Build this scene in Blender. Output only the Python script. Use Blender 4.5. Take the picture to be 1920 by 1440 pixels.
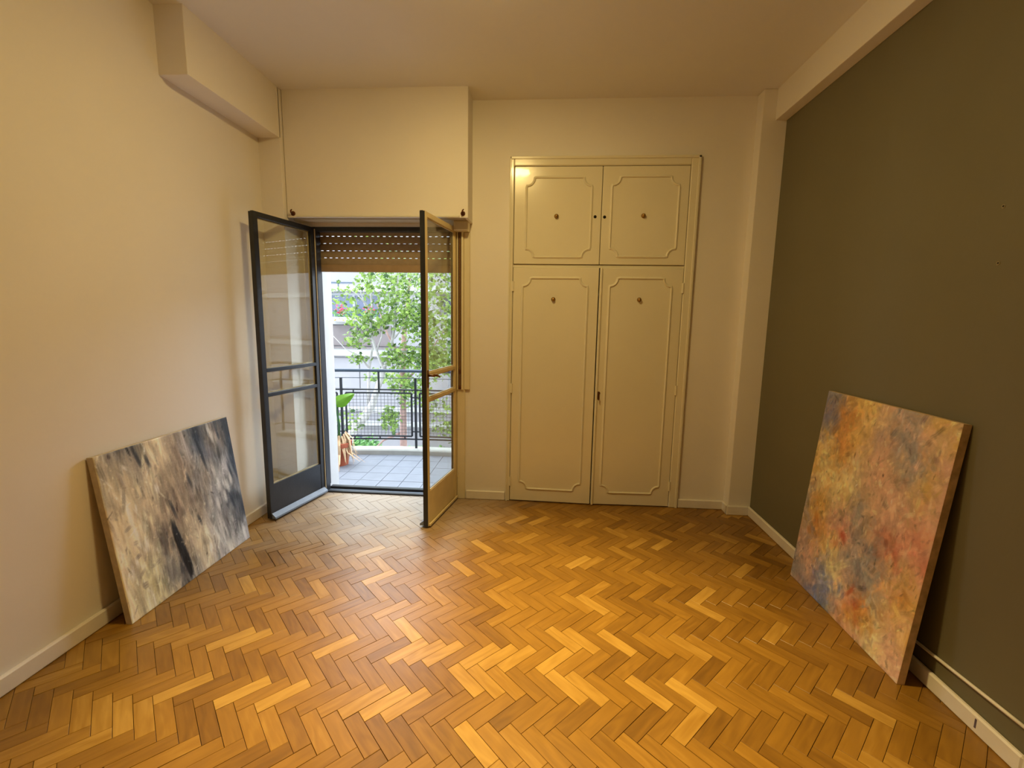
import bpy, bmesh, math, random
import numpy as np
from mathutils import Vector, Matrix

random.seed(7)
rng = np.random.default_rng(7)
for o in list(bpy.data.objects):
    bpy.data.objects.remove(o)
SC = bpy.context.scene
COL = SC.collection

# ------------------------------------------------------------------ camera
F_PX, PITCH, YAW, ROLL, CAMZ = 841.99, .1425, .0675, .0161, 1.4
cd = bpy.data.cameras.new('camera')
cd.sensor_fit = 'HORIZONTAL'
cd.sensor_width = 36
cd.lens = F_PX * 36 / 1920
cd.clip_start = .02
cd.clip_end = 200
cam = bpy.data.objects.new('camera', cd)
COL.objects.link(cam)
cy, sy = math.cos(YAW), math.sin(YAW)
FWD = Vector((-sy * math.cos(PITCH), cy * math.cos(PITCH), -math.sin(PITCH)))
RT0 = Vector((cy, sy, 0))
UP0 = RT0.cross(FWD)
RT = RT0 * math.cos(ROLL) + UP0 * math.sin(ROLL)
UP = -RT0 * math.sin(ROLL) + UP0 * math.cos(ROLL)
cam.matrix_world = Matrix(((RT.x, UP.x, -FWD.x, 0), (RT.y, UP.y, -FWD.y, 0), (RT.z, UP.z, -FWD.z, CAMZ), (0, 0, 0, 1)))
SC.camera = cam

# ------------------------------------------------------------------ light and exposure
LAMP_COLOR = (1.0, .735, .275)
LAMP_STRENGTH = 182.0
SPOT_POWER = 470.0
SKY_COLOR = (.80, .90, 1.0)
SKY_STRENGTH = 7.0
w = bpy.data.worlds.new('overcast_sky')
SC.world = w
w.use_nodes = True
bg = w.node_tree.nodes['Background']
bg.inputs[0].default_value = (*SKY_COLOR, 1)
bg.inputs[1].default_value = SKY_STRENGTH
vs = SC.view_settings
vs.view_transform = 'Standard'
vs.look = 'None'
vs.exposure = 0.0
vs.gamma = 1.0
vs.use_curve_mapping = False

# ------------------------------------------------------------------ helpers
def s2l(c):
    return tuple(((x / 255) / 12.92 if x / 255 <= .04045 else ((x / 255 + .055) / 1.055) ** 2.4) for x in c)

MATS = {}
def mat(name, rgb, rough=.6, metal=0., spec=.5, noise=0., nscale=8., bump=0., bscale=60., coat=0., detail=3.):
    """plain procedural surface: base colour with a slight noise variation and fine relief"""
    if name in MATS:
        return MATS[name]
    m = bpy.data.materials.new(name)
    m.use_nodes = True
    nt = m.node_tree
    b = nt.nodes['Principled BSDF']
    lin = s2l(rgb)
    b.inputs['Base Color'].default_value = (*lin, 1)
    b.inputs['Roughness'].default_value = rough
    b.inputs['Metallic'].default_value = metal
    b.inputs['Specular IOR Level'].default_value = spec
    b.inputs['Coat Weight'].default_value = coat
    if noise or bump:
        tc = nt.nodes.new('ShaderNodeTexCoord')
    if noise:
        n = nt.nodes.new('ShaderNodeTexNoise')
        n.inputs['Scale'].default_value = nscale
        n.inputs['Detail'].default_value = detail
        nt.links.new(tc.outputs['Object'], n.inputs['Vector'])
        r = nt.nodes.new('ShaderNodeValToRGB')
        r.color_ramp.elements[0].position = .3
        r.color_ramp.elements[1].position = .7
        r.color_ramp.elements[0].color = (*[x * (1 - noise) for x in lin], 1)
        r.color_ramp.elements[1].color = (*[min(1, x * (1 + noise)) for x in lin], 1)
        nt.links.new(n.outputs['Fac'], r.inputs['Fac'])
        nt.links.new(r.outputs['Color'], b.inputs['Base Color'])
    if bump:
        n2 = nt.nodes.new('ShaderNodeTexNoise')
        n2.inputs['Scale'].default_value = bscale
        n2.inputs['Detail'].default_value = 4
        nt.links.new(tc.outputs['Object'], n2.inputs['Vector'])
        bp = nt.nodes.new('ShaderNodeBump')
        bp.inputs['Strength'].default_value = bump
        bp.inputs['Distance'].default_value = .01
        nt.links.new(n2.outputs['Fac'], bp.inputs['Height'])
        nt.links.new(bp.outputs['Normal'], b.inputs['Normal'])
    MATS[name] = m
    return m

M_WALL = mat('wall_paint_cream', (238, 232, 225), .75, spec=.25, noise=.025, nscale=1.6, bump=.06, bscale=35)
M_CEIL = mat('ceiling_paint', (241, 239, 238), .8, spec=.2, noise=.02, nscale=1.3, bump=.04, bscale=30)
M_GREEN = mat('wall_paint_green', (114, 108, 84), .55, spec=.35, noise=.04, nscale=2.2, bump=.05, bscale=40)
M_BASE = mat('baseboard_paint', (236, 229, 220), .4, noise=.04, nscale=9, bump=.04)
M_ENAMEL = mat('cream_enamel', (234, 226, 202), .22, noise=.02, nscale=3, bump=.05, bscale=14, coat=.2)
M_TRIM = mat('door_casing_paint', (228, 217, 188), .4, noise=.03, nscale=10, bump=.04)
M_BLACK = mat('black_steel_paint', (34, 36, 42), .38, noise=.15, nscale=14, bump=.05)
M_WEATHER = mat('weather_bar_grey', (118, 128, 142), .45, noise=.1, nscale=16)
M_CREAMLEAF = mat('cream_leaf_paint', (218, 200, 158), .4, noise=.05, nscale=12, bump=.04)
M_BRONZE = mat('bronze_handle', (112, 74, 40), .35, metal=.7, noise=.2, nscale=40)
M_RUST = mat('rusty_bracket', (96, 52, 24), .8, metal=.3, noise=.4, nscale=90)
M_SHUTTER = mat('shutter_pvc', (168, 150, 126), .5, noise=.08, nscale=30, bump=.05, bscale=120)
M_SHBAR = mat('shutter_bottom_bar', (176, 150, 118), .45, noise=.06, nscale=20)
M_STRAP = mat('brown_strap', (108, 78, 46), .9, noise=.25, nscale=120)
M_BRASS = mat('brass_knob', (176, 140, 80), .35, metal=.8, noise=.15, nscale=60)
M_DARK = mat('dark_hole', (24, 17, 12), .9, noise=.2, nscale=50)
M_WHITE = mat('white_plastic', (226, 222, 210), .45, noise=.03, nscale=20)
M_RENDER = mat('white_render', (196, 196, 196), .85, spec=.2, noise=.04, nscale=6, bump=.1, bscale=50)
M_TILE = mat('balcony_tile', (124, 128, 137), .6, noise=.06, nscale=7, bump=.05)
M_GROUT = mat('balcony_grout', (116, 120, 129), .9, noise=.1, nscale=20)
M_KERB = mat('kerb_render', (172, 172, 166), .85, noise=.08, nscale=9, bump=.1)
M_IRON = mat('railing_iron', (26, 30, 36), .45, noise=.15, nscale=20)
M_RAILTOP = mat('railing_top_grey', (58, 72, 88), .4, noise=.1, nscale=10)
M_TERRA = mat('terracotta', (168, 88, 60), .8, noise=.15, nscale=14, bump=.1)
M_SOIL = mat('potting_soil', (62, 46, 36), .95, noise=.3, nscale=60, bump=.4)
M_STRAW = mat('dried_leaf', (196, 164, 128), .85, noise=.2, nscale=25)
M_WOODBAR = mat('stretcher_pine', (190, 150, 100), .7, noise=.15, nscale=25)
M_RAWCANVAS = mat('canvas_edge_light', (206, 192, 166), .85, noise=.12, nscale=30, bump=.15, bscale=200)
M_RAWCANVAS2 = mat('canvas_edge_tan', (206, 178, 142), .85, noise=.25, nscale=24, bump=.15, bscale=200)
M_BARK = mat('pale_bark', (186, 182, 180), .9, noise=.22, nscale=12, bump=.4, bscale=30)
M_BARK2 = mat('brown_bark', (148, 120, 112), .9, noise=.22, nscale=12, bump=.4, bscale=30)
M_STONE = mat('facade_stone', (138, 136, 140), .9, noise=.07, nscale=1.5, bump=.15, bscale=18)
M_STONE2 = mat('facade_render_taupe', (112, 104, 104), .9, noise=.1, nscale=2.5, bump=.15, bscale=18)
M_LEDGE = mat('facade_ledge', (160, 160, 160), .85, noise=.05, nscale=4)
M_PANE = mat('facade_window_glass', (82, 92, 120), .15, noise=.06, nscale=2)
M_WFRAME = mat('facade_window_frame', (164, 168, 174), .5, noise=.03, nscale=9)
M_STREET = mat('street_paving', (180, 180, 176), .9, noise=.12, nscale=2)
M_PETAL = mat('red_petals', (206, 60, 86), .7, noise=.3, nscale=20)
M_PETALY = mat('yellow_petals', (236, 176, 60), .7, noise=.3, nscale=20)
M_CHIP = mat('chipped_plaster', (146, 134, 104), .85, noise=.2, nscale=200)
M_MARK = mat('purple_scuff', (96, 82, 98), .8, noise=.2, nscale=60)

def glass_mat():
    m = bpy.data.materials.new('clear_pane')
    m.use_nodes = True
    nt = m.node_tree
    for n in list(nt.nodes):
        nt.nodes.remove(n)
    out = nt.nodes.new('ShaderNodeOutputMaterial')
    mx = nt.nodes.new('ShaderNodeMixShader')
    tr = nt.nodes.new('ShaderNodeBsdfTransparent')
    tr.inputs[0].default_value = (.95, .965, .95, 1)
    gl = nt.nodes.new('ShaderNodeBsdfGlossy')
    gl.inputs['Roughness'].default_value = .015
    lw = nt.nodes.new('ShaderNodeLayerWeight')
    lw.inputs['Blend'].default_value = .5
    pw = nt.nodes.new('ShaderNodeMath')
    pw.operation = 'POWER'
    pw.inputs[1].default_value = 4
    nt.links.new(lw.outputs['Facing'], pw.inputs[0])
    fr = nt.nodes.new('ShaderNodeMath')          # Schlick reflectance, same from both sides of the pane
    fr.operation = 'MULTIPLY_ADD'
    fr.inputs[1].default_value = .9
    fr.inputs[2].default_value = .05
    nt.links.new(pw.outputs[0], fr.inputs[0])
    nt.links.new(fr.outputs[0], mx.inputs[0])
    nt.links.new(tr.outputs[0], mx.inputs[1])
    nt.links.new(gl.outputs[0], mx.inputs[2])
    nt.links.new(mx.outputs[0], out.inputs[0])
    return m
M_GLASS = glass_mat()

def emit_mat(name, col, strength):
    m = bpy.data.materials.new(name)
    m.use_nodes = True
    b = m.node_tree.nodes['Principled BSDF']
    b.inputs['Base Color'].default_value = (.9, .88, .84, 1)
    b.inputs['Emission Color'].default_value = (*col, 1)
    b.inputs['Emission Strength'].default_value = strength
    return m

def leaf_mat(name, c1, c2, transl=.35):
    m = bpy.data.materials.new(name)
    m.use_nodes = True
    nt = m.node_tree
    b = nt.nodes['Principled BSDF']
    at = nt.nodes.new('ShaderNodeAttribute')
    at.attribute_name = 'tone'
    r = nt.nodes.new('ShaderNodeValToRGB')
    r.color_ramp.elements[0].color = (*s2l(c1), 1)
    r.color_ramp.elements[1].color = (*s2l(c2), 1)
    nt.links.new(at.outputs['Fac'], r.inputs['Fac'])
    nt.links.new(r.outputs['Color'], b.inputs['Base Color'])
    b.inputs['Roughness'].default_value = .4
    t = nt.nodes.new('ShaderNodeBsdfTranslucent')
    nt.links.new(r.outputs['Color'], t.inputs['Color'])
    mx = nt.nodes.new('ShaderNodeMixShader')
    mx.inputs[0].default_value = transl
    nt.links.new(b.outputs[0], mx.inputs[1])
    nt.links.new(t.outputs[0], mx.inputs[2])
    nt.links.new(mx.outputs[0], nt.nodes['Material Output'].inputs[0])
    return m
M_LEAF = leaf_mat('street_leaf', (58, 88, 44), (160, 190, 88), .38)
M_LEAF2 = leaf_mat('hedge_leaf', (58, 104, 58), (140, 190, 110), .3)
M_BIGLEAF = leaf_mat('bright_big_leaf', (126, 176, 44), (150, 196, 70), .4)

class MB:
    """collects boxes, tubes and polygons into one mesh"""
    def __init__(s):
        s.v, s.f, s.mi, s.uv = [], [], [], None
    def add(s, verts, faces, mi=0):
        n = len(s.v)
        s.v += [tuple(p) for p in verts]
        s.f += [tuple(i + n for i in f) for f in faces]
        s.mi += [mi] * len(faces)
    def box(s, x0, x1, y0, y1, z0, z1, mi=0, bev=0.):
        x0, x1 = min(x0, x1), max(x0, x1)
        y0, y1 = min(y0, y1), max(y0, y1)
        z0, z1 = min(z0, z1), max(z0, z1)
        b = min(bev, .45 * (x1 - x0), .45 * (y1 - y0), .45 * (z1 - z0))
        if b <= 0:
            v = [(x, y, z) for z in (z0, z1) for y in (y0, y1) for x in (x0, x1)]
            s.add(v, [(0, 2, 3, 1), (4, 5, 7, 6), (0, 1, 5, 4), (2, 6, 7, 3), (0, 4, 6, 2), (1, 3, 7, 5)], mi)
            return
        bm = bmesh.new()
        vs_ = [bm.verts.new((x, y, z)) for z in (z0, z1) for y in (y0, y1) for x in (x0, x1)]
        for f in [(0, 2, 3, 1), (4, 5, 7, 6), (0, 1, 5, 4), (2, 6, 7, 3), (0, 4, 6, 2), (1, 3, 7, 5)]:
            bm.faces.new([vs_[i] for i in f])
        bmesh.ops.bevel(bm, geom=bm.edges[:], offset=b, segments=1, affect='EDGES', profile=.5)
        bm.verts.index_update()
        s.add([v.co[:] for v in bm.verts], [[v.index for v in f.verts] for f in bm.faces], mi)
        bm.free()
    def tube(s, pts, r, seg=8, mi=0, caps=True):
        pts = [Vector(p) for p in pts]
        rs = r if isinstance(r, (list, tuple)) else [r] * len(pts)
        prev = None
        rings = []
        for i, p in enumerate(pts):
            d = (pts[min(i + 1, len(pts) - 1)] - pts[max(i - 1, 0)]).normalized()
            a = prev if prev is not None else (Vector((0, 0, 1)) if abs(d.z) < .9 else Vector((1, 0, 0)))
            u = (a - d * a.dot(d)).normalized()
            prev = u
            t = d.cross(u)
            rings.append([p + (u * math.cos(k * 2 * math.pi / seg) + t * math.sin(k * 2 * math.pi / seg)) * rs[i] for k in range(seg)])
        v = [q for rg in rings for q in rg]
        f = []
        for i in range(len(pts) - 1):
            for k in range(seg):
                k2 = (k + 1) % seg
                f.append((i * seg + k, i * seg + k2, (i + 1) * seg + k2, (i + 1) * seg + k))
        if caps:
            f.append(tuple(reversed(range(seg))))
            f.append(tuple((len(pts) - 1) * seg + k for k in range(seg)))
        s.add(v, f, mi)
    def lathe(s, prof, c=(0, 0, 0), seg=24, axis='z', mi=0):
        v, f = [], []
        for r, h in prof:
            for k in range(seg):
                a = 2 * math.pi * k / seg
                p = (r * math.cos(a), r * math.sin(a), h)
                if axis == 'y':
                    p = (p[0], h, p[1])
                elif axis == 'x':
                    p = (h, p[0], p[1])
                v.append((p[0] + c[0], p[1] + c[1], p[2] + c[2]))
        n = len(prof)
        for i in range(n - 1):
            for k in range(seg):
                k2 = (k + 1) % seg
                f.append((i * seg + k, i * seg + k2, (i + 1) * seg + k2, (i + 1) * seg + k))
        f.append(tuple(reversed(range(seg))))
        f.append(tuple((n - 1) * seg + k for k in range(seg)))
        s.add(v, f, mi)
    def build(s, name, mats, parent=None, smooth=False, fix=True):
        me = bpy.data.meshes.new(name)
        me.from_pydata(s.v, [], s.f)
        mats = mats if isinstance(mats, (list, tuple)) else [mats]
        for m in mats:
            me.materials.append(m)
        if len(mats) > 1:
            me.polygons.foreach_set('material_index', s.mi)
        if fix:
            bm = bmesh.new()
            bm.from_mesh(me)
            bmesh.ops.recalc_face_normals(bm, faces=bm.faces[:])
            bm.to_mesh(me)
            bm.free()
        if smooth:
            me.polygons.foreach_set('use_smooth', [True] * len(me.polygons))
        me.update()
        o = bpy.data.objects.new(name, me)
        COL.objects.link(o)
        if parent is not None:
            o.parent = parent
        return o

def tag(o, label, cat=None, group=None, kind=None):
    if label: o['label'] = label
    if cat: o['category'] = cat
    if group: o['group'] = group
    if kind: o['kind'] = kind
    return o

def empty(name, label, cat, loc=(0, 0, 0), rz=0., group=None, kind=None):
    o = bpy.data.objects.new(name, None)
    o.empty_display_size = .1
    COL.objects.link(o)
    o.location = loc
    o.rotation_euler = (0, 0, rz)
    return tag(o, label, cat, group, kind)

def abox(name, m, parent, *b, bev=0.):
    q = MB()
    q.box(*b, bev=bev)
    return q.build(name, m, parent)

# ------------------------------------------------------------------ room dimensions (metres)
XL, XR = -1.9614, 1.5496
YB, YF = 3.351, -2.0            # wall with the doors / wall behind the viewer
ZC = 2.908
YOUT = 3.62                     # outer face of the door wall
OX0, OX1, OZ = -1.745, -.645, 2.056   # door opening
COLL_Y, COLL_X = 3.1165, XL + .1528
COLR_Y, COLR_X = 3.2612, 1.3932

# walls
o = abox('wall_left', M_WALL, None, XL - .2, XL, YF - .2, YOUT, -.1, ZC + .1)
tag(o, 'plain cream left wall of the room behind the grey canvas', 'wall', kind='structure')
abox('column', M_WALL, o, XL - .01, COLL_X, COLL_Y, YB + .02, 0, ZC - .001, bev=.002)
abox('beam', M_WALL, o, XL - .01, COLL_X, 2.3236, COLL_Y + .01, 2.589, ZC + .01, bev=.002)

o = abox('wall_right', M_GREEN, None, XR, XR + .2, YF - .2, YOUT, -.1, ZC + .1)
tag(o, 'olive green painted right wall behind the warm coloured canvas', 'wall', kind='structure')
abox('column', M_WALL, o, COLR_X, XR + .005, COLR_Y, YB + .02, 0, ZC - .001, bev=.002)
abox('beam', M_WALL, o, XR - .0714, XR + .01, YF, COLR_Y + .01, 2.7158, ZC + .01, bev=.002)

WX0, WX1, WZ1 = -.232, .983, 2.468       # wardrobe recess
q = MB()
q.box(XL - .2, OX0, YB, YOUT, -.1, ZC + .1)
q.box(OX0, OX1, YB, YOUT, OZ, ZC + .1)
q.box(OX1, WX0 - .004, YB, YOUT, -.1, ZC + .1)
q.box(WX0 - .004, WX1 + .004, YB, YOUT, WZ1 + .004, ZC + .1)
q.box(WX1 + .004, XR + .2, YB, YOUT, -.1, ZC + .1)
wb = tag(q.build('wall_back', M_WALL), 'cream wall holding the balcony doors and the built-in wardrobe', 'wall', kind='structure')
BX0, BX1, BY, BZ = -1.805, -.5323, 3.1554, 2.0814
q = MB()
q.box(BX0, BX1, BY, BY + .02, BZ, ZC + .01, bev=.002)
q.box(BX1 - .02, BX1, BY + .019, YB + .01, BZ, ZC + .01)
q.build('shutter_box_panel', M_WALL, wb)
abox('shutter_box_soffit', M_TRIM, wb, BX0, BX1 - .02, BY + .080, YB + .005, BZ + .004, BZ + .014)
abox('pulley_block', M_TRIM, wb, -.655, -.548, 3.255, YB + .005, 2.018, BZ + .003, bev=.006)

o = abox('wall_front', M_WALL, None, XL - .2, XR + .2, YF - .2, YF, -.1, ZC + .1)
tag(o, 'plain cream wall closing the near end of the room', 'wall', kind='structure')
o = abox('ceiling', M_CEIL, None, XL - .2, XR + .2, YF - .2, YOUT, ZC, ZC + .12)
tag(o, 'cream painted flat ceiling over the parquet room', 'ceiling', kind='structure')

# baseboards
q = MB()
q.box(XL, XL + .02, YF, COLL_Y, 0, .075, bev=.006)
q.box(XL + .019, COLL_X + .015, COLL_Y - .018, COLL_Y, 0, .075, bev=.005)
tag(q.build('baseboard_left', M_BASE), 'cream baseboard along the foot of the cream left wall', 'baseboard', kind='structure')
q = MB()
q.box(XR - .02, XR, 1.335, COLR_Y, 0, .068, bev=.006)
br = tag(q.build('baseboard_right', M_BASE), 'white baseboard along the foot of the olive green wall', 'baseboard', kind='structure')
q = MB()
q.box(XR - .0212, XR - .0196, 1.482, 1.488, .022, .056)
q.build('scuff_mark', M_MARK, br)
q = MB()
q.box(-.575, -.268, YB - .018, YB, 0, .07, bev=.005)
q.box(1.052, COLR_X, YB - .018, YB, 0, .068, bev=.005)
q.box(COLR_X - .016, COLR_X, COLR_Y - .016, YB - .017, 0, .068, bev=.004)
q.box(COLR_X - .016, XR - .019, COLR_Y - .018, COLR_Y, 0, .068, bev=.004)
tag(q.build('baseboard_back', M_BASE), 'cream baseboard beside the wardrobe and around the corner column', 'baseboard', kind='structure')
q = MB()
q.box(XR - .03, XR, 1.235, 1.33, 0, 2.1, bev=.008)
tag(q.build('trim_1', M_BASE), 'cream door casing on the olive green wall at the baseboard end', 'trim', kind='structure')

# ------------------------------------------------------------------ parquet
def wood_mat():
    m = bpy.data.materials.new('oak_parquet')
    m.use_nodes = True
    nt = m.node_tree
    L = nt.links.new
    b = nt.nodes['Principled BSDF']
    uv = nt.nodes.new('ShaderNodeUVMap')
    uv.uv_map = 'grain'
    tone = nt.nodes.new('ShaderNodeAttribute')
    tone.attribute_name = 'tone'
    mp = nt.nodes.new('ShaderNodeMapping')
    mp.inputs['Scale'].default_value = (7, 60, 1)
    L(uv.outputs[0], mp.inputs[0])
    n1 = nt.nodes.new('ShaderNodeTexNoise')
    n1.inputs['Scale'].default_value = 1.
    n1.inputs['Detail'].default_value = 5
    n1.inputs['Distortion'].default_value = .6
    L(mp.outputs[0], n1.inputs['Vector'])
    mp2 = nt.nodes.new('ShaderNodeMapping')
    mp2.inputs['Scale'].default_value = (3.2, 13, 1)
    L(uv.outputs[0], mp2.inputs[0])
    wv = nt.nodes.new('ShaderNodeTexNoise')
    wv.inputs['Scale'].default_value = 1.0
    wv.inputs['Detail'].default_value = 1.5
    L(mp2.outputs[0], wv.inputs['Vector'])
    mul = nt.nodes.new('ShaderNodeMath')
    mul.operation = 'MULTIPLY'
    mul.inputs[1].default_value = 34
    L(wv.outputs['Fac'], mul.inputs[0])
    sn = nt.nodes.new('ShaderNodeMath')
    sn.operation = 'SINE'
    L(mul.outputs[0], sn.inputs[0])
    # tone ramp: dark to golden to light oak
    r = nt.nodes.new('ShaderNodeValToRGB')
    e = r.color_ramp.elements
    e[0].position = 0
    e[0].color = (*s2l((86, 54, 17)), 1)
    e[1].position = 1
    e[1].color = (*s2l((198, 156, 76)), 1)
    x = e.new(.35)
    x.color = (*s2l((130, 91, 29)), 1)
    x = e.new(.62)
    x.color = (*s2l((156, 113, 40)), 1)
    add = nt.nodes.new('ShaderNodeMath')
    add.operation = 'MULTIPLY_ADD'
    add.inputs[1].default_value = .34
    L(n1.outputs['Fac'], add.inputs[0])
    sub = nt.nodes.new('ShaderNodeMath')
    sub.operation = 'SUBTRACT'
    L(tone.outputs['Fac'], sub.inputs[0])
    sub.inputs[1].default_value = .17
    L(sub.outputs[0], add.inputs[2])
    add2 = nt.nodes.new('ShaderNodeMath')
    add2.operation = 'MULTIPLY_ADD'
    add2.inputs[1].default_value = .045
    L(sn.outputs[0], add2.inputs[0])
    L(add.outputs[0], add2.inputs[2])
    L(add2.outputs[0], r.inputs['Fac'])
    # worn, bleached varnish in front of the balcony doors
    geo = nt.nodes.new('ShaderNodeNewGeometry')
    vm = nt.nodes.new('ShaderNodeVectorMath')
    vm.operation = 'DISTANCE'
    vm.inputs[1].default_value = (-1.15, 3.45, 0)
    L(geo.outputs['Position'], vm.inputs[0])
    wn = nt.nodes.new('ShaderNodeTexNoise')
    wn.inputs['Scale'].default_value = 5
    wn.inputs['Detail'].default_value = 4
    L(geo.outputs['Position'], wn.inputs['Vector'])
    wa = nt.nodes.new('ShaderNodeMath')
    wa.operation = 'MULTIPLY_ADD'
    wa.inputs[1].default_value = .7
    L(wn.outputs['Fac'], wa.inputs[0])
    L(vm.outputs['Value'], wa.inputs[2])
    wr = nt.nodes.new('ShaderNodeMapRange')
    wr.inputs['From Min'].default_value = .7
    wr.inputs['From Max'].default_value = 1.5
    wr.inputs['To Min'].default_value = .8
    wr.inputs['To Max'].default_value = 0
    L(wa.outputs[0], wr.inputs['Value'])
    mx = nt.nodes.new('ShaderNodeMix')
    mx.data_type = 'RGBA'
    L(wr.outputs[0], mx.inputs['Factor'])
    L(r.outputs['Color'], mx.inputs['A'])
    mx.inputs['B'].default_value = (*s2l((188, 174, 158)), 1)
    L(mx.outputs['Result'], b.inputs['Base Color'])
    rr = nt.nodes.new('ShaderNodeMapRange')
    rr.inputs['To Min'].default_value = .30
    rr.inputs['To Max'].default_value = .46
    L(wn.outputs['Fac'], rr.inputs['Value'])
    L(rr.outputs[0], b.inputs['Roughness'])
    b.inputs['Specular IOR Level'].default_value = .5
    bp = nt.nodes.new('ShaderNodeBump')
    bp.inputs['Strength'].default_value = .12
    bp.inputs['Distance'].default_value = .002
    L(n1.outputs['Fac'], bp.inputs['Height'])
    L(bp.outputs['Normal'], b.inputs['Normal'])
    return m
M_WOOD = wood_mat()
M_GAP = mat('parquet_gap', (40, 24, 12), .9, noise=.2, nscale=30)

q = MB()
q.box(XL - .02, XR + .02, YF - .02, YB + .012, -.1, -.006)
floor = tag(q.build('floor', M_GAP), 'herringbone oak parquet floor of the room', 'floor', kind='structure')

PW, PL = .0782 / math.sqrt(2), .262 / math.sqrt(2)
PX0, PY0 = -.628, 1.3872
A_, B_ = np.array([1, 1]) / math.sqrt(2), np.array([1, -1]) / math.sqrt(2)

def clip(poly, ax, val, keep_less):
    out = []
    n = len(poly)
    for i in range(n):
        p, r_ = poly[i], poly[(i + 1) % n]
        ip = (p[ax] <= val) == keep_less
        ir = (r_[ax] <= val) == keep_less
        if ip:
            out.append(p)
        if ip != ir:
            t = (val - p[ax]) / (r_[ax] - p[ax])
            out.append(p + (r_ - p) * t)
    return out

def proj(p):
    d = Vector(p) - Vector((0, 0, CAMZ))
    z = d.dot(FWD)
    if z < .05:
        return None
    return (960 + F_PX * d.dot(RT) / z, 720 - F_PX * d.dot(UP) / z)

# blocks whose tone stands out in the place (x, y, tone)
SPECIAL = [(-0.625, 1.437, 0.8), (-0.555, 1.43, 0.9), (-0.477, 1.432, 0.8), (-0.571, 1.69, 0.85), (-0.481, 1.693, 0.8), (-0.401, 1.688, 0.85), (-0.273, 1.546, 0.85), (-0.195, 1.563, 0.8), 
           (-0.113, 1.56, 0.72), (-0.171, 1.697, 0.85), (-0.094, 1.687, 0.85), (-0.193, 1.288, 0.9), (-0.436, 1.557, 0.3), (-0.358, 1.564, 0.35), (-0.51, 1.297, 0.3), (-0.588, 1.302, 0.4), 
           (-0.269, 1.303, 0.35), (0.11, 1.825, 0.85), (0.194, 1.826, 0.85), (0.342, 1.824, 0.9), (0.112, 1.561, 0.9), (0.2, 1.564, 0.85), (0.424, 1.564, 0.9), (0.58, 1.564, 0.95), 
           (0.659, 1.834, 0.8), (0.703, 1.617, 0.8), (0.303, 1.701, 0.25), (0.461, 1.698, 0.28), (0.537, 1.694, 0.35), (0.683, 1.691, 0.18), (0.382, 1.439, 0.25), (0.308, 1.437, 0.35), 
           (0.632, 1.441, 0.25), (0.834, 1.949, 0.2), (0.284, 1.926, 0.3), (-1.336, 1.443, 0.88), (-1.097, 1.432, 0.95), (-0.943, 1.436, 0.92), (-1.567, 1.698, 0.7), (-0.909, 1.313, 0.72), 
           (-1.213, 1.314, 0.3), (-1.132, 1.309, 0.22), (-1.214, 1.576, 0.3), (-1.06, 1.558, 0.3), (-1.461, 1.588, 0.3), (-0.702, 1.224, 0.2), (-0.817, 1.574, 0.35)]
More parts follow.
